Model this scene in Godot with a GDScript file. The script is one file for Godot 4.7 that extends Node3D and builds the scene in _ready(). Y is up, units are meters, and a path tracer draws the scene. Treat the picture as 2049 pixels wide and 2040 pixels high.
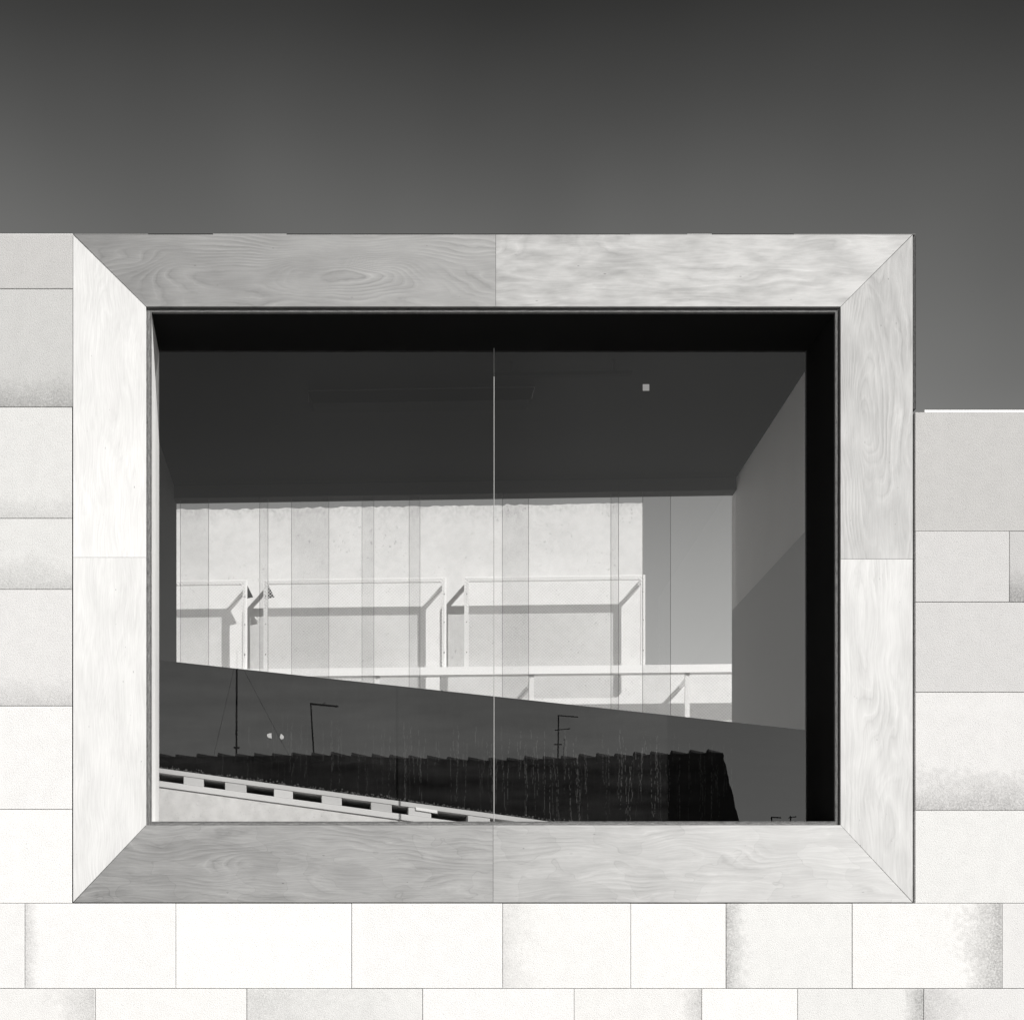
extends Node3D
# A plywood-framed window in a stone-clad wall; behind the coated glass a dim room, a ramp parapet and a
# sunlit courtyard, and in the glass the mirrored ridge of the tiled house across the street.
# The wall face lies at z = 0. Plan units: 2.5 mm steps read off the elevation, origin (545, 1980) = (0, 1.6 m).

const S := 0.0025
const EYE := Vector3(0, 1.6, 8)
const YAW := deg_to_rad(-2.6)          # the rear building is not quite parallel to the front wall
const GLASS := 0.24                    # depth of the glazing behind the wall face; the lining runs on to 0.48
var rng := RandomNumberGenerator.new()
var taken := {}
var rear := Transform3D(Basis(Vector3.UP, YAW), Vector3.ZERO)

# ------------------------------------------------------------------ helpers
func numbered(called: String) -> String:
	taken[called] = taken.get(called, 0) + 1
	return called if taken[called] == 1 else "%s_%03d" % [called, taken[called] - 1]

func tag(o, label, category, group = ""):
	o.set_meta("label", label)
	o.set_meta("category", category)
	if group:
		o.set_meta("group", group)

func thing(called, label, category, at = Vector3.ZERO, turn = 0.0, group = "") -> Node3D:
	var o := Node3D.new()
	o.name = numbered(called)
	add_child(o)
	o.position = at
	o.rotation.y = turn
	tag(o, label, category, group)
	return o

func new_st() -> SurfaceTool:
	var st := SurfaceTool.new()
	st.begin(Mesh.PRIMITIVE_TRIANGLES)
	return st

func finish(st: SurfaceTool) -> ArrayMesh:
	st.generate_normals()
	return st.commit()

func obj(called, st, m, parent) -> MeshInstance3D:
	var o := MeshInstance3D.new()
	o.name = called
	o.mesh = finish(st) if st is SurfaceTool else st
	o.material_override = null
	for i in o.mesh.get_surface_count():
		o.set_surface_override_material(i, m)
	parent.add_child(o, true)
	return o

func struct(called, st, m) -> MeshInstance3D:
	var o = obj(numbered(called), st, m, self)
	o.set_meta("kind", "structure")
	return o

# a quad given counter-clockwise as seen from outside
func quad(st: SurfaceTool, a: Vector3, b: Vector3, c: Vector3, d: Vector3, uvs = null, col = null):
	var p := [a, b, c, d]
	for i in [0, 2, 1, 0, 3, 2]:
		st.set_smooth_group(-1)
		if col != null:
			st.set_color(col)
		if uvs != null:
			st.set_uv(uvs[i])
		st.add_vertex(p[i])

func tri(st: SurfaceTool, a: Vector3, b: Vector3, c: Vector3):
	for p in [a, c, b]:
		st.set_smooth_group(-1)
		st.add_vertex(p)

func box(st: SurfaceTool, lo: Vector3, hi: Vector3, t := Transform3D.IDENTITY):
	var v := []
	for i in 8:
		v.append(t * Vector3(hi.x if i & 1 else lo.x, hi.y if i & 2 else lo.y, hi.z if i & 4 else lo.z))
	for f in [[4, 5, 7, 6], [1, 0, 2, 3], [5, 1, 3, 7], [0, 4, 6, 2], [6, 7, 3, 2], [0, 1, 5, 4]]:
		var a = [Vector2(0, 1), Vector2(1, 1), Vector2(1, 0), Vector2(0, 0)]
		quad(st, v[f[0]], v[f[1]], v[f[2]], v[f[3]], a)

# a bar of square section from a to b
func bar(st: SurfaceTool, a: Vector3, b: Vector3, w: float, h := -1.0):
	if h < 0:
		h = w
	var z := (b - a).normalized()
	var up := Vector3.UP if abs(z.y) < 0.95 else Vector3.RIGHT
	var x := up.cross(z).normalized()
	var y := z.cross(x)
	box(st, Vector3(-w / 2, -h / 2, 0), Vector3(w / 2, h / 2, a.distance_to(b)), Transform3D(Basis(x, y, z), a))

func tube(st: SurfaceTool, a: Vector3, b: Vector3, r: float, n := 8, r2 := -1.0):
	if r2 < 0:
		r2 = r
	var z := (b - a).normalized()
	var up := Vector3.UP if abs(z.y) < 0.95 else Vector3.RIGHT
	var x := up.cross(z).normalized()
	var y := z.cross(x)
	for i in n:
		var t0 := TAU * i / n
		var t1 := TAU * (i + 1) / n
		var d0 := x * cos(t0) + y * sin(t0)
		var d1 := x * cos(t1) + y * sin(t1)
		quad(st, a + d0 * r, a + d1 * r, b + d1 * r2, b + d0 * r2)
		tri(st, a, a + d1 * r, a + d0 * r)
		tri(st, b, b + d0 * r2, b + d1 * r2)

# convex polygon (counter-clockwise seen from +z) with thickness z0..z1 and a small chamfer round the front
func slab(st: SurfaceTool, pts: Array, z0: float, z1: float, ch := 0.0, uvt := Transform2D.IDENTITY, col = null):
	var n := pts.size()
	var inner := []
	for i in n:
		var p: Vector2 = pts[i]
		var e0: Vector2 = (p - pts[(i + n - 1) % n]).normalized()
		var e1: Vector2 = (pts[(i + 1) % n] - p).normalized()
		var n0 := Vector2(-e0.y, e0.x)
		var n1 := Vector2(-e1.y, e1.x)
		var m := (n0 + n1).normalized()
		inner.append(p + m * ch / maxf(0.3, m.dot(n0)))
	var put := func(a: Vector2, za: float, b: Vector2, zb: float, c: Vector2, zc: float):
		for q in [[a, za], [c, zc], [b, zb]]:
			st.set_smooth_group(-1)
			if col != null:
				st.set_color(col)
			st.set_uv(uvt * q[0])
			st.add_vertex(Vector3(q[0].x, q[0].y, q[1]))
	for i in range(1, n - 1):
		put.call(inner[0], z1, inner[i], z1, inner[i + 1], z1)
		put.call(pts[0], z0, pts[i + 1], z0, pts[i], z0)
	for i in n:
		var j := (i + 1) % n
		if ch > 0:
			put.call(pts[i], z1 - ch, pts[j], z1 - ch, inner[j], z1)
			put.call(pts[i], z1 - ch, inner[j], z1, inner[i], z1)
		put.call(pts[i], z0, pts[j], z0, pts[j], z1 - ch)
		put.call(pts[i], z0, pts[j], z1 - ch, pts[i], z1 - ch)

# plan point on the front building at a depth behind the wall face (metres)
func at(u: float, v: float, depth := 0.0) -> Vector3:
	var k := (8.0 + depth) / 8.0
	return Vector3((u - 545.0) * S * k, 1.6 + (1980.0 - v) * S * k, -depth)

func a2(u: float, v: float, depth := 0.0) -> Vector2:
	var p := at(u, v, depth)
	return Vector2(p.x, p.y)

# the same in the turned frame of the rear building
func ra(u: float, v: float, depth: float) -> Vector3:
	var inv := rear.affine_inverse()
	var e := inv * EYE
	var d := inv * at(u, v, 0.0) - e
	return e + d * ((-depth - e.z) / d.z)

func r2(u: float, v: float, depth: float) -> Vector2:
	var p := ra(u, v, depth)
	return Vector2(p.x, p.y)

func rect(u0, v0, u1, v1) -> Array:
	return [a2(u0, v1), a2(u1, v1), a2(u1, v0), a2(u0, v0)]

# ------------------------------------------------------------------ materials
var lut := PackedByteArray()
func make_lut():
	lut.resize(1024)
	for i in 1024:
		lut[i] = int(clampf(Color(i / 1023.0, 0, 0).linear_to_srgb().r * 255.0 + 0.5, 0, 255))

func grey(v: float, warm := 0.006) -> Color:
	var c := Color(v * (1.0 + warm), v, v * (1.0 - warm)).linear_to_srgb()
	return Color(minf(c.r, 1), c.g, c.b)

func mat(v: float, rough := 0.85, spec := 0.3) -> StandardMaterial3D:
	var m := StandardMaterial3D.new()
	m.albedo_color = grey(v)
	m.roughness = rough
	m.metallic_specular = spec
	return m

func image_of(vals: PackedFloat32Array, w: int, h: int) -> ImageTexture:
	var b := PackedByteArray()
	b.resize(w * h * 3)
	for i in w * h:
		var v := vals[i]
		var j := i * 3
		b[j] = lut[clampi(int(v * 1029.0), 0, 1023)]
		b[j + 1] = lut[clampi(int(v * 1023.0), 0, 1023)]
		b[j + 2] = lut[clampi(int(v * 1017.0), 0, 1023)]
	var im := Image.create_from_data(w, h, false, Image.FORMAT_RGB8, b)
	return ImageTexture.create_from_image(im)

func noise(seed_: int, freq: float, oct := 3) -> FastNoiseLite:
	var n := FastNoiseLite.new()
	n.seed = seed_
	n.noise_type = FastNoiseLite.TYPE_SIMPLEX_SMOOTH
	n.frequency = freq
	n.fractal_type = FastNoiseLite.FRACTAL_FBM if oct > 1 else FastNoiseLite.FRACTAL_NONE
	n.fractal_octaves = oct
	return n

func noise_tex(seed_: int, freq: float, size: int, lo: float, hi: float, oct := 3) -> ImageTexture:
	var n := noise(seed_, freq, oct)
	var im := n.get_seamless_image(size, size, false, false, 0.12)
	im.convert(Image.FORMAT_L8)
	var d := im.get_data()
	var vals := PackedFloat32Array()
	vals.resize(size * size)
	for i in size * size:
		vals[i] = lerpf(lo, hi, d[i] / 255.0)
	return image_of(vals, size, size)

# rotary-cut veneer: contour rings of a bumpy surface, fibres along the board, blotches, water lines, dark flecks.
# len_ / wid in metres; bumps: [along, across, half length, half width, rings]
func veneer(seed_: int, len_: float, wid: float, base: float, bumps: Array, o := {}) -> StandardMaterial3D:
	var w := 1280
	var h := int(clampf(w * wid / len_, 128, 384))
	var low := noise(seed_, 1.0, 2)
	var fib := noise(seed_ + 1, 1.0, 2)
	var blo := noise(seed_ + 2, 1.0, 3)
	var stn := noise(seed_ + 3, 1.0, 3)
	var wob := noise(seed_ + 4, 1.0, 1)
	var f0 := noise(seed_ + 5, 1.0, 2)
	var ring_c: float = o.get("ring", 0.07)
	var blot_c: float = o.get("blotch", 0.07)
	var fib_c: float = o.get("fibre", 0.085)
	var water: float = o.get("water", 0.0)
	var drift: float = o.get("drift", 0.0)
	var mott: float = o.get("mottle", 0.0)
	var freq: float = o.get("freq", 4.5)
	var vals := PackedFloat32Array()
	vals.resize(w * h)
	for py in h:
		var y := wid * (py + 0.5) / h
		for px in w:
			var x := len_ * (px + 0.5) / w
			var wx := x + 0.06 * wob.get_noise_2d(x * 2.5, y * 5.0)
			var wy := y + 0.014 * wob.get_noise_2d(x * 3.0 + 40.0, y * 6.0)
			var hh := low.get_noise_2d(wx * 0.9, wy * 5.0) * freq + wy * 16.0
			for b in bumps:
				var dx: float = (wx - b[0]) / b[2]
				var dy: float = (wy - b[1]) / b[3]
				hh += b[4] * exp(-(dx * dx + dy * dy))
			hh = hh * 1.7 + 0.12 * f0.get_noise_2d(x * 14.0, y * 30.0)
			var t := hh - floorf(hh)
			var band := sin(TAU * hh)
			var thin := exp(-pow((t - 0.62) / 0.07, 2.0))
			var pale := exp(-pow((t - 0.3) / 0.06, 2.0))
			var f := fib.get_noise_2d(wx * 5.0, wy * 150.0) + 0.6 * fib.get_noise_2d(wx * 16.0 + 9.0, wy * 380.0)
			var bl := blo.get_noise_2d(x * 2.6, y * 7.0)
			var keep := clampf(0.55 + 1.3 * stn.get_noise_2d(x * 2.0 + 50.0, y * 5.0), 0.1, 1.3)
			var v := 1.0 + ring_c * keep * (0.35 * band - 0.9 * thin + 0.7 * pale) + fib_c * f + blot_c * bl * 1.6 + drift * (x / len_ - 0.5)
			if mott > 0.0:
				var mm := blo.get_noise_2d(x * 2.4 + y * 4.0 + 70.0, y * 9.0 - x * 1.4)
				var m2 := blo.get_noise_2d(x * 7.0 - y * 9.0, y * 26.0 + x * 4.0 + 30.0)
				v += mott * clampf(mm * 1.6 + m2 * 0.9, -1.0, 1.0)
			if water > 0.0:
				var q := stn.get_noise_2d(x * 2.4 + 3.0, y * 4.0)
				if q > 0.08:
					v += water * 0.35
				if absf(q - 0.08) < 0.012:
					v -= water * (1.0 - absf(q - 0.08) / 0.012)
			vals[py * w + px] = base * v
	var r := RandomNumberGenerator.new()
	r.seed = seed_ * 7 + 1
	for k in o.get("flecks", 9):
		var cx := r.randi_range(8, w - 60)
		var cy := r.randi_range(4, h - 5)
		var L := r.randi_range(2, 9)
		var dk := r.randf_range(0.3, 0.75)
		for i in L:
			for j in (2 if L > 5 and i > 1 and i < L - 2 else 1):
				vals[(cy + j) * w + cx + i] *= dk
	var m := StandardMaterial3D.new()
	m.albedo_texture = image_of(vals, w, h)
	m.roughness = 0.72
	m.metallic_specular = 0.3
	return m

func ply_edge_mat(seed_: int, tone := 0.22) -> StandardMaterial3D:
	# u along the edge, v across the plies
	var w := 512
	var h := 24
	var n := noise(seed_, 1.0, 3)
	var vals := PackedFloat32Array()
	vals.resize(w * h)
	for y in h:
		var ply := [0.9, 0.5, 1.1, 0.75, 1.15, 0.5, 0.95][mini(6, y * 7 / h)] as float
		for x in w:
			var f := n.get_noise_2d(x * 0.05, y * 0.7) * 0.9 + n.get_noise_2d(x * 0.4, y * 1.5) * 0.6
			vals[y * w + x] = maxf(0.01, tone * ply * (1.0 + f))
	var m := StandardMaterial3D.new()
	m.albedo_texture = image_of(vals, w, h)
	m.roughness = 0.9
	m.metallic_specular = 0.2
	return m

var STONE: StandardMaterial3D
func make_stone():
	# fine speckle, tiled every 1.2 m, with a pitted relief
	var w := 1024
	var n1 := noise(11, 0.22, 2)
	var n2 := noise(12, 0.012, 3)
	var im1 := n1.get_seamless_image(w, w, false, false, 0.1)
	var im2 := n2.get_seamless_image(w, w, false, false, 0.1)
	im1.convert(Image.FORMAT_L8)
	im2.convert(Image.FORMAT_L8)
	var d1 := im1.get_data()
	var d2 := im2.get_data()
	var r := RandomNumberGenerator.new()
	r.seed = 5
	var vals := PackedFloat32Array()
	vals.resize(w * w)
	for i in w * w:
		var s := d1[i] / 255.0
		var v := 1.0 - 0.16 * maxf(0.0, 0.52 - s) * 2.0 - 0.05 * (d2[i] / 255.0)
		if r.randf() < 0.07:
			v -= r.randf() * 0.36
		vals[i] = v * 0.98
	for k in 2600:
		var p := r.randi_range(w + 2, w * w - w - 3)
		var dk := r.randf_range(0.45, 0.85)
		for q in [0, 1, w] if r.randf() < 0.4 else [0]:
			vals[p + q] *= dk
	STONE = StandardMaterial3D.new()
	STONE.albedo_texture = image_of(vals, w, w)
	STONE.vertex_color_use_as_albedo = true
	STONE.roughness = 0.92
	STONE.metallic_specular = 0.25
	STONE.heightmap_enabled = true
	STONE.heightmap_texture = ImageTexture.create_from_image(im1)
	STONE.heightmap_scale = 0.14
	STONE.detail_enabled = true
	STONE.detail_blend_mode = BaseMaterial3D.BLEND_MODE_MUL
	STONE.detail_uv_layer = BaseMaterial3D.DETAIL_UV_2

# soiling on particular slabs, as speckled patches; covers u -60..2000, v 420..1990 of the elevation
func make_soiling():
	var w := 1030
	var h := 785
	var n := noise(31, 0.03, 3)
	var fine := noise(32, 0.45, 1)
	# [u0, v0, u1, v1 of the slab, side the dirt starts from, reach, strength]
	var spots := [[-60, 545, 138, 768, "b", 60, 0.30], [-60, 768, 136, 978, "b", 46, 0.16], [-60, 978, 136, 1112, "b", 60, 0.22], [-60, 1112, 136, 1332, "b", 50, 0.20],
		[1608, 1705, 1891, 1865, "r", 90, 0.42], [1370, 1705, 1608, 1865, "l", 40, 0.36], [948, 1705, 1190, 1865, "l", 60, 0.16], [46, 1705, 331, 1865, "l", 22, 0.25],
		[1505, 1867, 1743, 1980, "r", 40, 0.45], [1083, 1867, 1324, 1980, "r", 40, 0.30], [1743, 1867, 2000, 1980, "l", 80, 0.25], [465, 1867, 797, 1980, "l", 300, 0.16],
		[1727, 1306, 2000, 1529, "b", 80, 0.34], [1905, 1002, 2000, 1136, "b", 60, 0.35], [-60, 1867, 179, 1980, "r", 90, 0.22]]
	var b := PackedByteArray()
	b.resize(w * h * 3)
	b.fill(255)
	for s in spots:
		for py in range(maxi(0, (s[1] - 420) / 2), mini(h, (s[3] - 420) / 2)):
			for px in range(maxi(0, (s[0] + 60) / 2), mini(w, (s[2] + 60) / 2)):
				var u := px * 2 - 60
				var v := py * 2 + 420
				var dist: float = s[3] - v if s[4] == "b" else (s[2] - u if s[4] == "r" else u - s[0])
				var reach: float = s[5] * (1.0 + 0.5 * n.get_noise_2d(px * 0.45, py * 0.45) + 0.25 * fine.get_noise_2d(px * 0.3, py * 0.3))
				var k := clampf(1.0 - dist / reach, 0.0, 1.0)
				if k > 0.0:
					var g := fine.get_noise_2d(px * 1.0, py * 1.0) * 0.5 + 0.5
					var a: float = s[6] * 0.5 * k * clampf(0.2 + 1.5 * g + 0.3 * n.get_noise_2d(px * 2.0, py * 2.0), 0.0, 1.6)
					var val := int(255.0 * clampf(1.0 - a, 0.2, 1.0))
					var j := (py * w + px) * 3
					b[j] = val
					b[j + 1] = val
					b[j + 2] = val
	STONE.detail_albedo = ImageTexture.create_from_image(Image.create_from_data(w, h, false, Image.FORMAT_RGB8, b))

# one cladding slab: uv = speckle, uv2 = place on the elevation
func stone_slab(u0, v0, u1, v1, tone, parent):
	var g := 0.38                                     # half of the joint, in plan units
	var st := new_st()
	var lo := a2(u0 + g, v1 - g)
	var hi := a2(u1 - g, v0 + g)
	var proud := rng.randf_range(-0.0018, 0.0018)
	var ch := 0.0018
	var z1 := proud
	var z0 := -0.04
	var off := Vector2(rng.randf() * 3.0, rng.randf() * 3.0)
	var put := func(a: Vector3, b: Vector3, c: Vector3, d: Vector3):
		for p in [a, c, b, a, d, c]:
			st.set_smooth_group(-1)
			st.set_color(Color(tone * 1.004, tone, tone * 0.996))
			st.set_uv(Vector2(p.x, -p.y) / 1.2 + off)
			st.set_uv2(Vector2((p.x / S + 545.0 + 60.0) / 2060.0, (1980.0 - (p.y - 1.6) / S - 420.0) / 1570.0))
			st.add_vertex(p)
	var A := Vector3(lo.x + ch, lo.y + ch, z1)
	var B := Vector3(hi.x - ch, lo.y + ch, z1)
	var C := Vector3(hi.x - ch, hi.y - ch, z1)
	var D := Vector3(lo.x + ch, hi.y - ch, z1)
	var E := Vector3(lo.x, lo.y, z1 - ch)
	var F := Vector3(hi.x, lo.y, z1 - ch)
	var G := Vector3(hi.x, hi.y, z1 - ch)
	var H := Vector3(lo.x, hi.y, z1 - ch)
	put.call(A, B, C, D)
	put.call(E, F, B, A)
	put.call(F, G, C, B)
	put.call(G, H, D, C)
	put.call(H, E, A, D)
	var k := Vector3(0, 0, z0 - z1 + ch)
	put.call(E + k, F + k, F, E)
	put.call(F + k, G + k, G, F)
	put.call(G + k, H + k, H, G)
	put.call(H + k, E + k, E, H)
	return obj("slab", st, STONE, parent)

# ------------------------------------------------------------------ scene
func _ready():
	rng.seed = 20
	make_lut()
	set_view()
	build_setting()
	build_wall()
	build_window()
	build_ramp()
	build_room()
	build_courtyard()
	build_street()

func set_view():
	var cam := Camera3D.new()
	cam.name = "camera"
	cam.projection = Camera3D.PROJECTION_FRUSTUM
	cam.near = 0.1
	cam.far = 600.0
	cam.size = 2.0 * 962.0 * S * cam.near / 8.0
	cam.frustum_offset = Vector2((966.0 - 545.0) * S, (1980.0 - 962.0) * S) * cam.near / 8.0
	add_child(cam)
	cam.position = EYE
	cam.current = true
	var sky := PanoramaSkyMaterial.new()
	sky.panorama = make_sky(Vector3(0.81, 0.95, 1.0).normalized(), 1.32)
	var e := Environment.new()
	e.background_mode = Environment.BG_SKY
	e.sky = Sky.new()
	e.sky.sky_material = sky
	e.tonemap_mode = Environment.TONE_MAPPER_LINEAR
	e.tonemap_exposure = 1.32
	e.sdfgi_enabled = true
	e.ssao_enabled = true
	e.ssil_enabled = true
	var we := WorldEnvironment.new()
	we.name = "world"
	we.environment = e
	add_child(we)
	var sun := DirectionalLight3D.new()
	sun.name = "sun"
	sun.light_energy = 1.48
	sun.light_color = Color(1.0, 0.995, 0.985)
	sun.light_angular_distance = 0.5
	sun.shadow_enabled = true
	add_child(sun)
	sun.look_at_from_position(Vector3(0.81, 0.95, 1.0) * 20.0, Vector3.ZERO)

# clear sky seen through a deep filter: dark overhead, paler towards the horizon and towards the sun
func make_sky(to_sun: Vector3, exposure: float) -> ImageTexture:
	var w := 512
	var h := 256
	var im := Image.create(w, h, false, Image.FORMAT_RGBF)
	var prof := [[-1.0, 0.6], [0.0, 1.10], [0.1, 0.90], [0.2, 0.58], [0.25, 0.45], [0.3, 0.31], [0.34, 0.22], [0.39, 0.17], [0.434, 0.138], [0.48, 0.084], [0.525, 0.042], [0.6, 0.028], [0.75, 0.018], [1.0, 0.014]]
	var n := noise(7, 1.6, 3)
	for y in h:
		var el := PI * (0.5 - (y + 0.5) / h)
		var sy := sin(el)
		var v := 0.0
		for i in prof.size() - 1:
			if sy >= prof[i][0] and sy <= prof[i + 1][0]:
				v = lerpf(prof[i][1], prof[i + 1][1], (sy - prof[i][0]) / (prof[i + 1][0] - prof[i][0]))
		for x in w:
			var az := TAU * (x + 0.5) / w
			var d := Vector3(sin(az) * cos(el), sy, -cos(az) * cos(el))
			var c := d.dot(to_sun)
			var glow := 0.52 + 0.80 * pow(maxf(0.0, c), 8.0) + 0.48 * smoothstep(0.08, -0.34, c)
			var f := v * glow * (1.0 + 0.22 * n.get_noise_3d(d.x * 3.5, d.y * 1.2, d.z * 3.5)) / exposure
			im.set_pixel(x, y, Color(f, f, f * 0.975))
	return ImageTexture.create_from_image(im)

func build_setting():
	var m := mat(0.22, 0.95)
	m.albedo_texture = noise_tex(3, 0.02, 256, 0.7, 1.0)
	m.uv1_triplanar = true
	m.uv1_world_triplanar = true
	m.uv1_scale = Vector3.ONE * 0.15
	var st := new_st()
	quad(st, Vector3(-250, 0, 250), Vector3(250, 0, 250), Vector3(250, 0, -250), Vector3(-250, 0, -250))
	struct("ground", st, m)

func build_wall():
	make_stone()
	make_soiling()
	var wall := thing("stone_wall", "pale limestone wall of coursed slabs round the plywood window", "wall")
	var core := mat(0.10)
	# backing behind the slabs, round the window box
	for r in [[-900, 446, 137, 1703], [1727, 780, 2700, 1703], [-900, 1703, 2700, 1984]]:
		var st := new_st()
		var lo := a2(r[0], r[3])
		var hi := a2(r[2], r[1])
		box(st, Vector3(lo.x, lo.y if r[3] < 1984 else 0.0, -0.455), Vector3(hi.x, hi.y, -0.042))
		obj("backing", st, core, wall)
	# slabs: [u0, v0, u1, v1, tone]
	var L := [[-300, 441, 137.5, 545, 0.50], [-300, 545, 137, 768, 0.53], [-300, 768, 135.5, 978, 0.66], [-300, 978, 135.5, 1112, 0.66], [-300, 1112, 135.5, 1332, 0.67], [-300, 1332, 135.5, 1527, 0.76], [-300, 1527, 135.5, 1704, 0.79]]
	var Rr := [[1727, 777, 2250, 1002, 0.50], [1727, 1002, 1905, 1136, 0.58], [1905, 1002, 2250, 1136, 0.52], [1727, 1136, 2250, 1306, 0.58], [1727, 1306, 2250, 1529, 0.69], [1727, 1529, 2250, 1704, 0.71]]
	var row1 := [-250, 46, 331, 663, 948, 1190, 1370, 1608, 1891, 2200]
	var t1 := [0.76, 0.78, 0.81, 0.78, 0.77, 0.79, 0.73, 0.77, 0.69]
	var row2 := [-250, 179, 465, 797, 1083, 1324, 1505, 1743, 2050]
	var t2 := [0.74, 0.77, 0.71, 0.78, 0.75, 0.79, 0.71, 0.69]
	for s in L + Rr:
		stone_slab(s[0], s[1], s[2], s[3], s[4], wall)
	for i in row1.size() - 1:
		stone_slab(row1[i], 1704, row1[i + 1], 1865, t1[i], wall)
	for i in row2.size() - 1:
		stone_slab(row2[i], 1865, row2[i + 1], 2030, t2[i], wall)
	# thin pale metal flashings along the two tops, set a little back over a dark drip gap
	var fl := mat(0.85, 0.5, 0.5)
	for r in [[-900, 136, 438.6, 440.6], [1747, 2700, 771.5, 775.5]]:
		var st := new_st()
		var lo := a2(r[0], r[3])
		var hi := a2(r[1], r[2])
		box(st, Vector3(lo.x, lo.y, -0.46), Vector3(hi.x, hi.y, -0.012))
		obj("coping", st, fl, wall)

func build_window():
	var win := thing("window_frame", "broad plywood window surround with mitred corners set in the stone wall", "window frame")
	# eight boards [points u,v counter-clockwise, along +u or along +v, material]
	var zf := 0.004
	var zb := -0.014
	var gap := 0.22
	var W_ := 0.345
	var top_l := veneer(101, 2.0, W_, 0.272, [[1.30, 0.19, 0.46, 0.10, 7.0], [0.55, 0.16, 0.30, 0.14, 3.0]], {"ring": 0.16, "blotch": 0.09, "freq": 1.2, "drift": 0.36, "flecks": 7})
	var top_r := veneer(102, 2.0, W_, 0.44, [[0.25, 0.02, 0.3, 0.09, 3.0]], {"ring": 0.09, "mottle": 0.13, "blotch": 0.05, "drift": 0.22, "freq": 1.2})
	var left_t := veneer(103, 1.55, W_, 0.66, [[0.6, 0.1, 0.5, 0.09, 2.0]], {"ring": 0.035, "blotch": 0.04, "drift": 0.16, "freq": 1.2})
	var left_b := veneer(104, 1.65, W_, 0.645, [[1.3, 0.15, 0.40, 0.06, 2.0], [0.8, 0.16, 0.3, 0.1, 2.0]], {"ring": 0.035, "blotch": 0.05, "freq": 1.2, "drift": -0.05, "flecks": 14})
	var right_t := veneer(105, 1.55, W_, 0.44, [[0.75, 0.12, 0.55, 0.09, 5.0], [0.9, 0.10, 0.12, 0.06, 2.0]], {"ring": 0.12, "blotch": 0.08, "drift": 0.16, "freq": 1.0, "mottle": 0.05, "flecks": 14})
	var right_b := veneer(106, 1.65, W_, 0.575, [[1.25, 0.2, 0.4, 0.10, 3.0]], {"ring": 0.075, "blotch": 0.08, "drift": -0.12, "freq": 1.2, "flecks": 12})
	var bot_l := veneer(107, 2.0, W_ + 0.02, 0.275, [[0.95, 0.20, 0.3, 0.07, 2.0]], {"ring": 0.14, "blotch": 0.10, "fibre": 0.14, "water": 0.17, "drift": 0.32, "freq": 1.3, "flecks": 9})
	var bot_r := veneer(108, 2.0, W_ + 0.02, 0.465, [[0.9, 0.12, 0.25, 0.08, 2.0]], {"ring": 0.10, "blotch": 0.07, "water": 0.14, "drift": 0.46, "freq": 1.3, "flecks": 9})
	var g := gap
	var boards := [
		[[[138.8, 443 + g], [275 + g, 579], [935 - g, 579], [935 - g, 443 + g]], "u", 137, 442, top_l],
		[[[935 + g, 443 + g], [935 + g, 579], [1586 - g, 579], [1721.3, 443 + g]], "u", 930, 442, top_r],
		[[[137.5, 443.6], [137.5, 1052 - g], [275, 1052 - g], [275, 579 + 2 * g]], "v", 137, 442, left_t],
		[[[137.5, 1052 + g], [137.5, 1701.8], [275, 1557 - 2 * g], [275, 1052 + g]], "v", 137, 1052, left_b],
		[[[1586, 579 + 2 * g], [1586, 1055 - g], [1722, 1055 - g], [1722, 443.6]], "v", 1586, 442, right_t],
		[[[1586, 1055 + g], [1586, 1557 - 2 * g], [1722, 1701.8], [1722, 1055 + g]], "v", 1586, 1055, right_b],
		[[[275 + g, 1557], [138.2, 1702.5], [930 - g, 1702.5], [930 - g, 1557]], "u", 137, 1557, bot_l],
		[[[930 + g, 1557], [930 + g, 1702.5], [1721.2, 1702.5], [1586 - g, 1557]], "u", 930, 1557, bot_r]]
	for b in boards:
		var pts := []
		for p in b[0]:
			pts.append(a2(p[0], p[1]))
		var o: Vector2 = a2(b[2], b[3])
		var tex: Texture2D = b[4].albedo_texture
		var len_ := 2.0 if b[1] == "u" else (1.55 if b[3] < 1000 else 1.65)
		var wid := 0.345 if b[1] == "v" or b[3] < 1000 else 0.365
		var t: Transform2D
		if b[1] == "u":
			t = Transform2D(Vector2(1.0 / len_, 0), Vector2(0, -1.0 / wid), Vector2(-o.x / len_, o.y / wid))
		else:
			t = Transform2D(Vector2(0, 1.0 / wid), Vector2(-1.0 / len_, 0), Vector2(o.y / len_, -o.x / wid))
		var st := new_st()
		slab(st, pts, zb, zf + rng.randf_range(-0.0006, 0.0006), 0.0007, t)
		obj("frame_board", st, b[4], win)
	# solid core behind the boards
	var core := mat(0.06)
	for r in [[139, 446, 275, 1701], [1588, 446, 1721, 1701], [275, 446, 1588, 577], [275, 1559, 1588, 1701]]:
		var st := new_st()
		var lo := a2(r[0], r[3])
		var hi := a2(r[2], r[1])
		box(st, Vector3(lo.x, lo.y, -0.455), Vector3(hi.x, hi.y, -0.016))
		obj("core", st, core, win)
	# lining: plies seen on edge round the opening, then the deep reveal behind
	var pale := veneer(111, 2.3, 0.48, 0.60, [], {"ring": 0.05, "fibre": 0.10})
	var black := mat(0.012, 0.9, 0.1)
	var e1 := ply_edge_mat(120, 0.17)
	var lin := [["left", 275, 285, 579, 1557], ["right", 1578, 1586, 579, 1557], ["top", 285, 1578, 579, 587], ["bottom", 285, 1578, 1549, 1557]]
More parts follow.
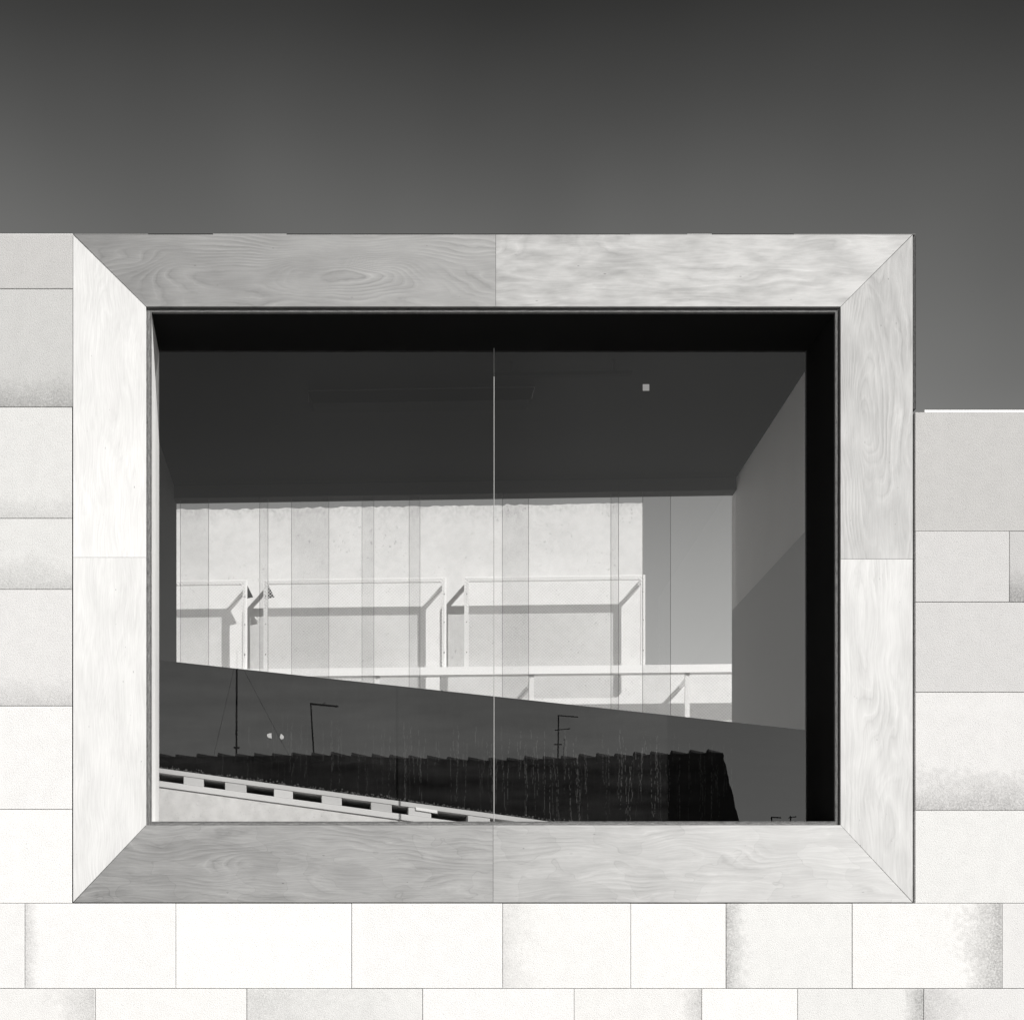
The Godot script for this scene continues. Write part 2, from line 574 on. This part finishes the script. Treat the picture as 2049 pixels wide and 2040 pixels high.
	for l in lin:
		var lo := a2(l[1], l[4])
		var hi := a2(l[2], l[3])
		# front edge strip
		var st := new_st()
		var z := -0.010
		var a := Vector3(lo.x, lo.y, z)
		var b := Vector3(hi.x, lo.y, z)
		var c := Vector3(hi.x, hi.y, z)
		var d := Vector3(lo.x, hi.y, z)
		var run := 1.6
		var uvs
		if l[0] == "left" or l[0] == "right":
			uvs = [Vector2(0, 0), Vector2(0, 1), Vector2(run, 1), Vector2(run, 0)]
		else:
			uvs = [Vector2(0, 1), Vector2(run * 1.3, 1), Vector2(run * 1.3, 0), Vector2(0, 0)]
		quad(st, a, b, c, d, uvs)
		var back := Vector3(0, 0, -0.02)
		quad(st, a + back, a, d, d + back, uvs)
		quad(st, b, b + back, c + back, c, uvs)
		quad(st, d, c, c + back, d + back, uvs)
		quad(st, a + back, b + back, b, a, uvs)
		obj("ply_edge", st, e1, win)
		# reveal panel
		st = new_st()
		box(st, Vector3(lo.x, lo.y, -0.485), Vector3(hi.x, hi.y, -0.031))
		var rv = obj("reveal_panel", st, pale if l[0] in ["left", "bottom"] else black, win)  # left and bottom panels pale wood, top and right near-black
		rv.set_meta("label", "pale wood reveal panel" if l[0] in ["left", "bottom"] else "black reveal panel")
	# outer side panel, seen on edge above the lower wall, with a cut-back foot
	var st2 := new_st()
	var p0 := a2(1722.6, 770)
	var p1 := a2(1730, 443.5)
	var pe := 0.008
	quad(st2, Vector3(p0.x, p0.y, -pe), Vector3(p1.x, p0.y, -pe), Vector3(p1.x, p1.y, -pe), Vector3(p0.x, p1.y, -pe), [Vector2(0, 0), Vector2(0, 1), Vector2(0.8, 1), Vector2(0.8, 0)])
	box(st2, Vector3(p0.x, p0.y, -0.45), Vector3(p1.x, p1.y, -0.0085))
	var sidem := ply_edge_mat(121, 0.075)
	var so = obj("side_panel", st2, sidem, win)
	so.set_meta("label", "dark weathered plywood edge beside the sky")
	# weathered cap strip on top of the surround, broken into short dark and pale lengths
	var cap_m := [mat(0.42, 0.6), mat(0.03, 0.9), mat(0.20, 0.8)]
	var u := 140.0
	while u < 1722.0:
		var L := rng.randf_range(30, 190)
		var u1 := minf(1728.0, u + L)
		var st := new_st()
		var lo := a2(u, 442.6)
		var hi := a2(u1 - 0.4, 441.0 + rng.randf_range(0.0, 0.8))
		box(st, Vector3(lo.x, lo.y, -0.45), Vector3(hi.x, hi.y, 0.002))
		var w_: float = 0.35 if u < 400 or u > 1300 else 1.0
		var pick := rng.randf()
		var km := 1 if pick < 0.55 * w_ else (2 if pick < 0.62 else 0)
		obj("cap_strip", st, cap_m[km], win)
		u = u1
	# closing strip under the roof
	var st3 := new_st()
	box(st3, Vector3(a2(139, 0).x, a2(0, 446).y, -0.455), Vector3(a2(1700, 0).x, 5.512, -0.25))
	obj("head_filler", st3, core, win)

	# two coated panes with a silicone joint
	var white := Image.create(2, 2, false, Image.FORMAT_RGBA8)
	white.fill(Color.WHITE)
	var gm := StandardMaterial3D.new()
	gm.transparency = BaseMaterial3D.TRANSPARENCY_ALPHA
	gm.albedo_color = Color(0.97, 0.97, 0.97, 0.175)
	gm.albedo_texture = ImageTexture.create_from_image(white)
	gm.metallic = 1.0
	gm.roughness = 0.0
	var jl := a2(285, 1549)
	var jh := a2(1578, 587)
	var jx := at(932, 0, GLASS).x
	for x in [[jl.x, jx - 0.0013], [jx + 0.0013, jh.x]]:
		var st := new_st()
		quad(st, Vector3(x[0], jl.y, -GLASS), Vector3(x[1], jl.y, -GLASS), Vector3(x[1], jh.y, -GLASS), Vector3(x[0], jh.y, -GLASS))
		obj("glass_pane", st, gm, win)
	var st4 := new_st()
	box(st4, Vector3(jx - 0.0013, jl.y, -GLASS - 0.006), Vector3(jx + 0.0013, at(932, 657, GLASS).y, -GLASS + 0.004))
	obj("glazing_joint", st4, mat(0.42, 0.6, 0.4), win)
	# a small square sticker on the pane
	var sk := new_st()
	var sc := at(1219, 731, GLASS - 0.002)
	box(sk, sc - Vector3(0.016, 0.016, 0.0005), sc + Vector3(0.016, 0.016, 0.0005))
	tag(obj("sticker", sk, mat(0.2), self), "small square pale sticker high on the right window pane", "sticker")

# old render: grey patches, dark pits
func pitted(seed_: int) -> ImageTexture:
	var w := 512
	var n := noise(seed_, 0.012, 4)
	var r := RandomNumberGenerator.new()
	r.seed = seed_
	var vals := PackedFloat32Array()
	vals.resize(w * w)
	for y in w:
		for x in w:
			vals[y * w + x] = 0.9 + 0.16 * n.get_noise_2d(x, y) + r.randf_range(-0.05, 0.05)
	for k in 900:
		var x := r.randi_range(1, w - 3)
		var y := r.randi_range(1, w - 3)
		var d := r.randf_range(0.25, 0.8)
		vals[y * w + x] *= d
		if r.randf() < 0.5:
			vals[y * w + x + 1] *= d
			vals[(y + 1) * w + x] *= d
	return image_of(vals, w, w)

# the ramp just inside the glass: dark parapet, its slab carried on spaced bricks, rendered wall below
func build_ramp():
	var dp := 0.78
	var w := 1024
	var h := 256
	var vals := PackedFloat32Array()
	vals.resize(w * h)
	var n := noise(51, 0.02, 4)
	var nh := noise(52, 1.0, 3)
	for y in h:
		for x in w:
			vals[y * w + x] = 0.009 * (1.0 + 0.9 * n.get_noise_2d(x * 0.25, y * 1.8) + 0.3 * n.get_noise_2d(x * 2.0, y * 2.0)) + 0.004 * maxf(0.0, nh.get_noise_2d(x * 0.5, y * 0.02))
	# whitish run-down streaks
	var r := RandomNumberGenerator.new()
	r.seed = 77
	for k in 190:
		var along := pow(r.randf(), 0.7)
		var x := int(w * (0.06 + 0.80 * along))
		var y0 := int(h * r.randf_range(0.28, 0.5) + 40.0 * along)
		var L := int(r.randf_range(12, 120))
		var st_ := r.randf_range(0.008, 0.085) * (0.2 + along)
		for i in L:
			if y0 + i >= h:
				break
			if r.randf() < 0.12:
				x = clampi(x + r.randi_range(-1, 1), 0, w - 2)
			var f := st_ * r.randf_range(0.3, 1.0)
			if nh.get_noise_2d(k * 31.0, i * 0.12) > -0.15:
				vals[(y0 + i) * w + x] += f
	var m := StandardMaterial3D.new()
	m.albedo_texture = image_of(vals, w, h)
	m.roughness = 0.95
	m.metallic_specular = 0.1
	var par := thing("ramp_parapet", "dark sloping parapet with white run-down streaks just behind the window glass", "parapet")
	var pts := [a2(294, 1451, dp), a2(1560, 1623, dp), a2(1560, 1381, dp), a2(294, 1244.4, dp)]
	var o := a2(290, 1240, dp)
	var wx := a2(1560, 0, dp).x - o.x
	var wy := o.y - a2(0, 1580, dp).y
	var st := new_st()
	slab(st, pts, -dp - 0.06, -dp, 0.003, Transform2D(Vector2(1.0 / wx, 0), Vector2(0, -1.0 / wy), Vector2(-o.x / wx, o.y / wy)))
	obj("panel", st, m, par)
	for q in [[508, 1388, 6], [531, 1390, 5]]:
		var s := new_st()
		var c := a2(q[0], q[1], dp)
		var poly := []
		for i in 7:
			var t := TAU * i / 7.0
			poly.append(c + Vector2(cos(t), sin(t)) * q[2] * S * r.randf_range(0.7, 1.3))
		slab(s, poly, -dp, -dp + 0.004, 0.001)
		obj("plaster_dab", s, mat(0.42), par)
	# supporting wall
	var wall := thing("ramp_wall", "sunlit rendered wall with brick vents and ledge under the dark parapet", "wall")
	var sl := 0.1365
	var d2 := 0.765
	var ren := mat(0.66, 0.95)
	ren.albedo_texture = pitted(62)
	ren.uv1_triplanar = true
	ren.uv1_world_triplanar = true
	ren.uv1_scale = Vector3.ONE * 1.6
	var strip := func(v0: float, v1: float, z0: float, z1: float, mm, called):
		var s := new_st()
		var a := 296.0
		var b := 1560.0
		var k := 24
		for i in k:
			var ua := lerpf(a, b, float(i) / k)
			var ub := lerpf(a, b, float(i + 1) / k)
			slab(s, [a2(ua, v1 + (ua - 299) * sl, d2), a2(ub, v1 + (ub - 299) * sl, d2), a2(ub, v0 + (ub - 299) * sl, d2), a2(ua, v0 + (ua - 299) * sl, d2)], z0, z1, 0.0)
		return obj(called, s, mm, wall)
	strip.call(1449.0, 1457.5, -1.06, -0.765, mat(0.50, 0.9), "floor_slab")
	strip.call(1473.0, 1484.0, -1.06, -0.763, mat(0.60, 0.9), "ledge")
	strip.call(1484.5, 1800.0, -0.82, -0.769, ren, "render_coat")
	strip.call(1457.0, 1473.5, -1.06, -1.04, mat(0.30), "vent_back")
	var bm := [mat(0.52, 0.95), mat(0.46, 0.95), mat(0.57, 0.95)]
	var bi := 0
	for b in [[232, 340], [455, 570], [718, 820], [975, 1083], [1240, 1352], [1440, 1563], [1760, 1880]]:
		var ua: float = 264.0 + 0.3515 * b[0]
		var ub: float = 264.0 + 0.3515 * b[1]
		var s := new_st()
		var e := r.randf_range(-0.6, 0.6)
		slab(s, [a2(ua, 1473 + (ua - 299) * sl, d2), a2(ub, 1473 + (ub - 299) * sl, d2), a2(ub + e, 1457.8 + (ub - 299) * sl, d2), a2(ua + e, 1457.8 + (ua - 299) * sl, d2)], -1.0, -0.767, 0.002)
		obj("brick", s, bm[bi % 3], wall)
		bi += 1
	# loose slat resting on the bricks
	var s2 := new_st()
	slab(s2, [a2(784, 1528.5, d2), a2(825, 1535, d2), a2(825, 1529.5, d2), a2(784, 1523, d2)], -0.77, -0.7615, 0.001)
	tag(obj("loose_slat", s2, mat(0.75), self), "short white slat lying across the brick vents", "slat")
	# crumbs of mortar along the foot of the parapet
	var s3 := new_st()
	for i in 420:
		var uu := r.randf_range(300, 1150)
		var vv := 1449.0 + (uu - 299) * sl
		var c := at(uu, vv - r.randf_range(0.0, 3.0) * (1.0 if r.randf() < 0.8 else 2.4), 0.772)
		var q := r.randf_range(0.001, 0.0048)
		var bs := Basis.from_euler(Vector3(r.randf() * 3, r.randf() * 3, r.randf() * 3))
		box(s3, Vector3(-q, -q * 0.6, -q), Vector3(q * 1.6, q * 0.6, q), Transform3D(bs, c))
	var rb = obj("mortar_rubble", s3, mat(0.07), self)
	rb.set_meta("kind", "stuff")
	rb.set_meta("label", "line of mortar crumbs along the foot of the dark parapet")
	rb.set_meta("category", "rubble")

func build_room():
	var z0 := 0.60
	var zf := 3.6
	var cy := ra(1390, 900, zf).y
	var xr := ra(1390, 900, zf).x
	var xl := ra(328, 936, zf).x
	var tex := noise_tex(71, 0.01, 256, 0.95, 1.0)
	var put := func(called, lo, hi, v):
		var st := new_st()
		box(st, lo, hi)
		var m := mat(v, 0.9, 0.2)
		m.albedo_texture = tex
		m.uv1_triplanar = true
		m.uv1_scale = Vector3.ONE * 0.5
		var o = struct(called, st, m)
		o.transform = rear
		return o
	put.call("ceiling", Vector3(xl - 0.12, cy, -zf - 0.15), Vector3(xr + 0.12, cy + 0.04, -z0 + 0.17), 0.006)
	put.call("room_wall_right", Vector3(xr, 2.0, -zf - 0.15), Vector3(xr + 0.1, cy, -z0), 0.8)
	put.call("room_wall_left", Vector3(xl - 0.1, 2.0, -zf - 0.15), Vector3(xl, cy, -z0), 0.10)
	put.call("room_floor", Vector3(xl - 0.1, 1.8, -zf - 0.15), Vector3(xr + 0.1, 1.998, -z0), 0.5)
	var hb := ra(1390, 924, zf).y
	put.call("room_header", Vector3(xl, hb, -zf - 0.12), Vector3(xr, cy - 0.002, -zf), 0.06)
	# added thin panel on the right wall; its darker colour paints the diagonal shade edge
	var inv := rear.affine_inverse()
	var e_ := inv * EYE
	var on_wall := func(u: float, v: float) -> Vector3:
		var d := inv * at(u, v, 0.0) - e_
		return e_ + d * ((xr - 0.03 - e_.x) / d.x)
	var f0: Vector3 = on_wall.call(1396, 1136)
	var f1: Vector3 = on_wall.call(1519, 1003)
	var slope := (f1.y - f0.y) / (f1.z - f0.z)
	var zn := -z0 - 0.25
	var yn := f0.y + slope * (zn - f0.z)
	var fs := new_st()
	quad(fs, Vector3(xr - 0.03, 2.0, -zf), Vector3(xr - 0.03, 2.0, zn), Vector3(xr - 0.03, yn, zn), Vector3(xr - 0.03, f0.y - slope * (f0.z + zf), -zf))
	quad(fs, Vector3(xr - 0.03, f0.y - slope * (f0.z + zf), -zf), Vector3(xr - 0.03, yn, zn), Vector3(xr - 0.001, yn, zn), Vector3(xr - 0.001, f0.y - slope * (f0.z + zf), -zf))
	quad(fs, Vector3(xr - 0.03, 2.0, zn), Vector3(xr - 0.001, 2.0, zn), Vector3(xr - 0.001, yn, zn), Vector3(xr - 0.03, yn, zn))
	struct("wall_shade_panel", fs, mat(0.52, 0.9, 0.2)).transform = rear
	# hanging trough light, switched off
	var dl := 2.0
	var a := ra(585, 757, dl)
	var b := ra(1006, 757, dl)
	var lamp := thing("ceiling_lamp", "long dark trough lamp hanging unlit under the room ceiling", "lamp", rear * a, YAW)
	var len_ := b.x - a.x
	var st := new_st()
	var hh := 0.035
	slab(st, [Vector2(0.02, -hh), Vector2(len_ - 0.03, -hh), Vector2(len_, hh), Vector2(-0.01, hh)], -0.10, 0.06, 0.003)
	obj("trough", st, mat(0.004, 0.7, 0.1), lamp)
	st = new_st()
	box(st, Vector3(-0.012, hh, -0.105), Vector3(len_ + 0.004, hh + 0.006, 0.068))
	obj("rim", st, mat(0.06, 0.6, 0.3), lamp)
	for x in [0.15, len_ - 0.05]:
		st = new_st()
		box(st, Vector3(x - 0.012, hh + 0.006, -0.03), Vector3(x + 0.012, cy - a.y, -0.01))
		obj("hanger", st, mat(0.02), lamp)
	st = new_st()
	var ta := ra(930, 712, 1.6)
	var tb := ra(1192, 712, 1.6)
	box(st, Vector3(0, 0, -0.02), Vector3(tb.x - ta.x, 0.018, 0.02))
	var tr := thing("lighting_track", "thin dark track under the ceiling right of the hanging lamp", "track", rear * ta, YAW)
	obj("rail", st, mat(0.006, 0.8, 0.1), tr)
	for x in [0.1, tb.x - ta.x - 0.1]:
		st = new_st()
		box(st, Vector3(x - 0.006, 0.018, -0.006), Vector3(x + 0.006, cy - ta.y, 0.006))
		obj("hanger", st, mat(0.015), tr)
	# frameless overlapping glass leaves closing the far opening
	var gm := StandardMaterial3D.new()
	gm.transparency = BaseMaterial3D.TRANSPARENCY_ALPHA
	gm.albedo_color = Color(0.05, 0.05, 0.05, 0.10)
	gm.roughness = 0.0
	var em := mat(0.06, 0.3, 0.5)
	var scr := thing("glass_screen", "row of overlapping frameless glass leaves across the far opening", "glass screen", Vector3.ZERO, YAW)
	var leaves := [[328, 393], [340, 505], [490, 620], [550, 705], [683, 792], [772, 997], [948, 1167], [1153, 1265], [1213, 1389]]
	for i in leaves.size():
		var d := zf + 0.03 + (0.025 if i % 2 else 0.0)
		var lo := ra(leaves[i][0], 1500, d)
		var hi := ra(leaves[i][1], 900, d)
		var q := new_st()
		quad(q, Vector3(lo.x, 2.0, -d), Vector3(hi.x, 2.0, -d), Vector3(hi.x, hb, -d), Vector3(lo.x, hb, -d))
		var leaf = obj("glass_leaf", q, gm, scr)
		q = new_st()
		box(q, Vector3(lo.x - 0.002, 2.0, -d - 0.004), Vector3(lo.x, hb, -d + 0.004))
		box(q, Vector3(hi.x, 2.0, -d - 0.004), Vector3(hi.x + 0.002, hb, -d + 0.004))
		obj("polished_edge", q, em, leaf)

# expanded-metal infill: two families of slanting strands clipped to the rectangle
func mesh_infill(st: SurfaceTool, x0: float, y0: float, x1: float, y1: float, z: float, cw: float, ch: float, t: float):
	var sl := ch / cw
	for s in [1.0, -1.0]:
		# lines y = s*sl*x + c
		var cs := [y0 - s * sl * x0, y0 - s * sl * x1, y1 - s * sl * x0, y1 - s * sl * x1]
		var c: float = cs.min()
		while c < cs.max():
			var xa := x0
			var xb := x1
			var ya: float = (y0 - c) / (s * sl)
			var yb: float = (y1 - c) / (s * sl)
			xa = maxf(xa, minf(ya, yb))
			xb = minf(xb, maxf(ya, yb))
			if xb - xa > 0.004:
				bar(st, Vector3(xa, s * sl * xa + c, z + s * 0.001), Vector3(xb, s * sl * xb + c, z + s * 0.001), t, t)
			c += ch

func build_courtyard():
	var F := 6.0
	var wd := F + 0.20
	# rear wall with a ragged top; the upper part ends short of the right side
	var w := 1024
	var h := 512
	var n := noise(81, 0.01, 4)
	var n2 := noise(82, 0.05, 3)
	var st1 := noise(83, 0.03, 3)
	var vals := PackedFloat32Array()
	vals.resize(w * h)
	for y in h:
		for x in w:
			var v := 0.68 + 0.05 * n.get_noise_2d(x, y) + 0.04 * n2.get_noise_2d(x, y)
			var drip := st1.get_noise_2d(x * 1.6, 3.0) * 0.5 + 0.5
			if y < 10 + 60.0 * drip * drip:
				v -= 0.13 * (1.0 - y / (10 + 60.0 * drip * drip)) * (0.6 + n2.get_noise_2d(x * 3.0, y * 2.0))
			if n2.get_noise_2d(x * 2.3 + 300.0, y * 1.7) > 0.52 and n.get_noise_2d(x + 500.0, y) > 0.22:
				v -= 0.18
			if absf(n.get_noise_2d(x * 0.7 + 900.0, y * 1.5)) < 0.006:
				v -= 0.07
			vals[y * w + x] = v
	var m := StandardMaterial3D.new()
	m.albedo_texture = image_of(vals, w, h)
	m.roughness = 0.95
	m.metallic_specular = 0.2
	var wall := thing("courtyard_wall", "sunlit stained concrete wall with ragged top behind the mesh panels", "wall", Vector3.ZERO, YAW)
	var x0 := ra(150, 950, wd).x
	var x1 := ra(1213.5, 950, wd).x
	var ytop := ra(1213, 949, wd).y
	var ymid := ra(1300, 1266, wd).y
	var uvt := Transform2D(Vector2(1.0 / 5.0, 0), Vector2(0, -1.0 / 2.5), Vector2(-x0 / 5.0, ytop / 2.5))
	var st := new_st()
	var k := 130
	for i in k:
		var xa := lerpf(x0, x1, float(i) / k)
		var xb := lerpf(x0, x1, float(i + 1) / k)
		var t0 := ytop - 0.012 * (n2.get_noise_2d(i * 20.0, 0.0) + 0.6 * n2.get_noise_2d(i * 90.0, 7.0))
		var t1 := ytop - 0.012 * (n2.get_noise_2d((i + 1) * 20.0, 0.0) + 0.6 * n2.get_noise_2d((i + 1) * 90.0, 7.0))
		slab(st, [Vector2(xa, ymid), Vector2(xb, ymid), Vector2(xb, t1), Vector2(xa, t0)], -wd - 0.25, -wd, 0.0, uvt)
	obj("upper_wall", st, m, wall)
	st = new_st()
	var xr := ra(1600, 1266, wd).x
	slab(st, [Vector2(x0, 0), Vector2(xr, 0), Vector2(xr, ymid - 0.003), Vector2(x0, ymid - 0.003)], -wd - 0.25, -wd, 0.0, uvt)
	obj("lower_wall", st, m, wall)

	var white := mat(0.86, 0.5, 0.4)
	var wire := mat(0.84, 0.5, 0.4)
	var dark := mat(0.03)
	# upper panels: [u left, u right]
	var specs := [[150, 466, "white mesh panel cut off by the left end of the far opening"], [497, 842, "middle white expanded-metal panel on the courtyard wall"], [876, 1217, "white mesh panel at the right end of the courtyard wall"]]
	for s in specs:
		var yb := ra(600, 1262, F).y
		var yt := ra(1000, 1088, F).y
		var xa := ra(s[0], 1100, F).x
		var xb := ra(s[1], 1100, F).x
		var pw := 0.036
		var base := rear * Vector3(xa, yb, -F)
		var p := thing("mesh_barrier", s[2], "barrier", base, YAW, "mesh barriers on the courtyard wall")
		var W_ := xb - xa
		var H_ := yt - yb
		for x in [0.0, W_ - pw]:
			st = new_st()
			box(st, Vector3(x, 0, -pw / 2), Vector3(x + pw, H_, pw / 2))
			var po = obj("post", st, white, p)
			for y in [0.12, H_ * 0.5, H_ - 0.14]:
				var bt := new_st()
				tube(bt, Vector3(x + pw / 2, y, pw / 2), Vector3(x + pw / 2, y, pw / 2 + 0.004), 0.005, 6)
				obj("bolt", bt, dark, po)
			st = new_st()
			box(st, Vector3(x + pw * 0.2, H_ - pw, -0.197), Vector3(x + pw * 0.8, H_ - 0.004, -pw / 2))
			obj("bracket", st, white, p)
		st = new_st()
		box(st, Vector3(pw, H_ - pw, -pw / 2), Vector3(W_ - pw, H_, pw / 2))
		obj("top_rail", st, white, p)
		st = new_st()
		mesh_infill(st, pw * 0.3, 0.0, W_ - pw * 0.3, H_ - 0.004, pw / 2 + 0.004, 0.029, 0.027, 0.0023)
		var inf = obj("expanded_metal", st, wire, p)
		inf.set_meta("kind", "stuff")
	# little dark corner gussets behind two of the posts
	for g in [[466, 1104, 1], [506, 1104, 1]]:
		st = new_st()
		var o := ra(g[0], g[1], F + 0.03)
		slab(st, [Vector2(0, -0.11), Vector2(0.05 * g[2], -0.10), Vector2(0, 0)], 0.0, 0.012, 0.001)
		var q = obj("corner_gusset" if g[0] < 500 else "corner_gusset_001", st, dark, self)
		q.transform = Transform3D(rear.basis, rear * o)
		tag(q, "small dark triangular plate %s the gap between the left mesh panels" % ("left of" if g[0] < 500 else "right of"), "gusset", "corner gussets")
	# the lower fence with its broad white handrail
	var yr := ra(1000, 1258, F - 0.1).y
	var yl := ra(1000, 1273, F - 0.1).y
	var xa2 := ra(200, 1265, F - 0.1).x
	var xb2 := ra(1500, 1265, F - 0.1).x
	var f := thing("mesh_fence", "low white mesh fence with broad handrail along the courtyard", "fence", rear * Vector3(xa2, 1.0, -(F - 0.1)), YAW)
	st = new_st()
	box(st, Vector3(0, yl - 1.0, -0.05), Vector3(xb2 - xa2, yr - 1.0, 0.03))
	obj("handrail", st, white, f)
	for uu in [418, 712, 1003, 1297]:
		var xx: float = ra(uu, 1300, F - 0.1).x - xa2
		st = new_st()
		box(st, Vector3(xx - 0.018, 0, -0.03), Vector3(xx + 0.018, yl - 1.0, 0.006))
		obj("post", st, white, f)
		st = new_st()
		box(st, Vector3(xx - 0.012, yl - 1.06, -0.295), Vector3(xx + 0.012, yl - 1.03, -0.03))
		obj("bracket", st, white, f)
	st = new_st()
	mesh_infill(st, 0.0, yl - 1.75, xb2 - xa2, yl - 1.0, 0.012, 0.029, 0.027, 0.0023)
	var inf2 = obj("expanded_metal", st, wire, f)
	inf2.set_meta("kind", "stuff")

# street side, behind the camera: what the coated panes mirror
func build_street():
	var zb := 14.0
	var dv := 2.0 * GLASS + zb               # how deep its mirror image stands
	var tile_m := [mat(0.07, 0.9), mat(0.05, 0.9), mat(0.09, 0.9)]
	var house := thing("tiled_house", "dark house with stepped ridge tiles mirrored in the window glass", "house", Vector3(0, 0, zb))
	var xl := at(180, 1420, dv).x
	var xr := at(1364, 1415, dv).x
	var xr2 := at(1396, 1550, dv).x
	var prof := func(u: float) -> float:
		if u < 600:
			return lerpf(1424.0, 1419.0, (u - 180.0) / 420.0)
		if u < 930:
			return lerpf(1419.0, 1430.0, (u - 600.0) / 330.0)
		return lerpf(1430.0, 1414.0, (u - 930.0) / 430.0)
	var wallm := mat(0.05, 0.95)
	var st := new_st()
	var us := [180.0, 400.0, 600.0, 930.0, 1364.0]
	for i in 4:
		var pa := at(us[i], prof.call(us[i]) + 6.0, dv)
		var pb := at(us[i + 1], prof.call(us[i + 1]) + 6.0, dv)
		box_skew(st, pa.x, pb.x, pa.y, pb.y, 4.0)
	obj("wall", st, wallm, house)
	# battered corner at the right end, with ragged stones
	var r := RandomNumberGenerator.new()
	r.seed = 9
	st = new_st()
	var yt := at(1364, 1420, dv).y
	var slope := (xr2 - xr) / (yt - at(1396, 1550, dv).y)
	var edge := []
	for i in 71:
		edge.append(xr + yt * (i / 70.0) * slope + r.randf_range(-0.010, 0.010))
	for i in 70:
		var y0 := yt * (1.0 - (i + 1) / 70.0)
		var y1 := yt * (1.0 - i / 70.0)
		slab(st, [Vector2(xr - 0.05, y0), Vector2(edge[i + 1], y0), Vector2(edge[i], y1), Vector2(xr - 0.05, y1)], 0.02, 3.6)
	obj("quoins", st, wallm, house)
	var u := 182.0
	while u < 1345.0:
		var step := r.randf_range(32, 40)
		if u > 1310.0:
			step = 1366.0 - u
		var p := at(u, prof.call(u), dv)
		var q := at(minf(1366.0, u + step * 1.12), prof.call(u + step) + 4.5, dv)
		st = new_st()
		tube(st, Vector3(p.x, p.y - 0.09 + r.randf_range(-0.012, 0.012), 0.1), Vector3(q.x, q.y - 0.09, 0.1), 0.114, 10, 0.091)
		obj("ridge_tile", st, tile_m[r.randi() % 3], house)
		u += step
	var far_house := thing("distant_house", "low dark house across the street to the right", "house", Vector3(0, 0, 26.0))
	var dv2 := 2.0 * GLASS + 26.0
	st = new_st()
	var c0 := at(1440, 1575, dv2)
	var c1 := at(1640, 1575, dv2)
	box(st, Vector3(c0.x, 0, 0), Vector3(c1.x, c0.y - 0.2, 5))
	obj("wall", st, wallm, far_house)
	st = new_st()
	slab(st, [Vector2(c0.x - 0.2, c0.y - 0.2), Vector2(c1.x + 0.2, c0.y - 0.2), Vector2(c1.x - 0.6, c0.y), Vector2(c0.x + 0.6, c0.y)], -0.2, 5.2)
	obj("roof", st, tile_m[0], far_house)
	# aerials: base, then bars given as [u0, v0, u1, v1, thickness]
	var metal := mat(0.02, 0.6)
	aerial("mast", "tall straight mast held by guy wires above the tiled ridge", "mast", dv, 445, 1425, [["pole", 445, 1425, 446, 1225, 0.030], ["collar", 440, 1408, 451, 1408, 0.03], ["guy_wire", 446, 1235, 402, 1424, 0.004], ["guy_wire", 446, 1235, 545, 1424, 0.004]], metal, zb + 0.1)
	aerial("television_aerial", "leaning aerial with one long boom above the tiled ridge", "aerial", dv, 592, 1424, [["pole", 592, 1424, 586, 1323, 0.024], ["boom", 585, 1325, 638, 1330, 0.026], ["director", 604, 1330, 614, 1322, 0.01]], metal, zb + 0.1, "roof aerials")
	aerial("television_aerial", "aerial with three booms above the tiled ridge", "aerial", dv, 1055, 1428, [["pole", 1055, 1428, 1056, 1346, 0.020], ["boom", 1055, 1347, 1093, 1350, 0.016], ["boom", 1049, 1375, 1078, 1372, 0.014], ["boom", 1048, 1402, 1062, 1402, 0.02], ["rod", 1065, 1428, 1067, 1390, 0.008]], metal, zb + 0.1, "roof aerials")
	aerial("television_aerial", "small far aerial low beside the sill, left one of two", "aerial", dv2, 1464, 1580, [["pole", 1464, 1580, 1464, 1537, 0.025], ["boom", 1463, 1538, 1482, 1539, 0.025]], metal, 26.3, "roof aerials")
	aerial("television_aerial", "small far aerial low beside the sill, right one of two", "aerial", dv2, 1500, 1580, [["pole", 1500, 1580, 1500, 1535, 0.025], ["boom", 1497, 1539, 1511, 1537, 0.025]], metal, 26.3, "roof aerials")

func aerial(called, label, category, dv, bu, bv, bars, m, z, group = ""):
	var b := at(bu, bv, dv)
	var t := thing(called, label, category, Vector3(b.x, b.y, z), 0.0, group)
	for q in bars:
		var p0 := at(q[1], q[2], dv) - b
		var p1 := at(q[3], q[4], dv) - b
		p0.z = 0
		p1.z = 0
		var st := new_st()
		tube(st, p0, p1, q[5] / 2.0, 6)
		obj(q[0], st, m, t)

# wall piece standing on the ground with a sloping top
func box_skew(st: SurfaceTool, xa: float, xb: float, ya: float, yb: float, d: float):
	quad(st, Vector3(xb, 0, 0), Vector3(xa, 0, 0), Vector3(xa, ya, 0), Vector3(xb, yb, 0))
	quad(st, Vector3(xa, 0, d), Vector3(xb, 0, d), Vector3(xb, yb, d), Vector3(xa, ya, d))
	quad(st, Vector3(xa, ya, d), Vector3(xb, yb, d), Vector3(xb, yb, 0), Vector3(xa, ya, 0))
	quad(st, Vector3(xa, 0, 0), Vector3(xa, 0, d), Vector3(xa, ya, d), Vector3(xa, ya, 0))
	quad(st, Vector3(xb, 0, d), Vector3(xb, 0, 0), Vector3(xb, yb, 0), Vector3(xb, yb, d))
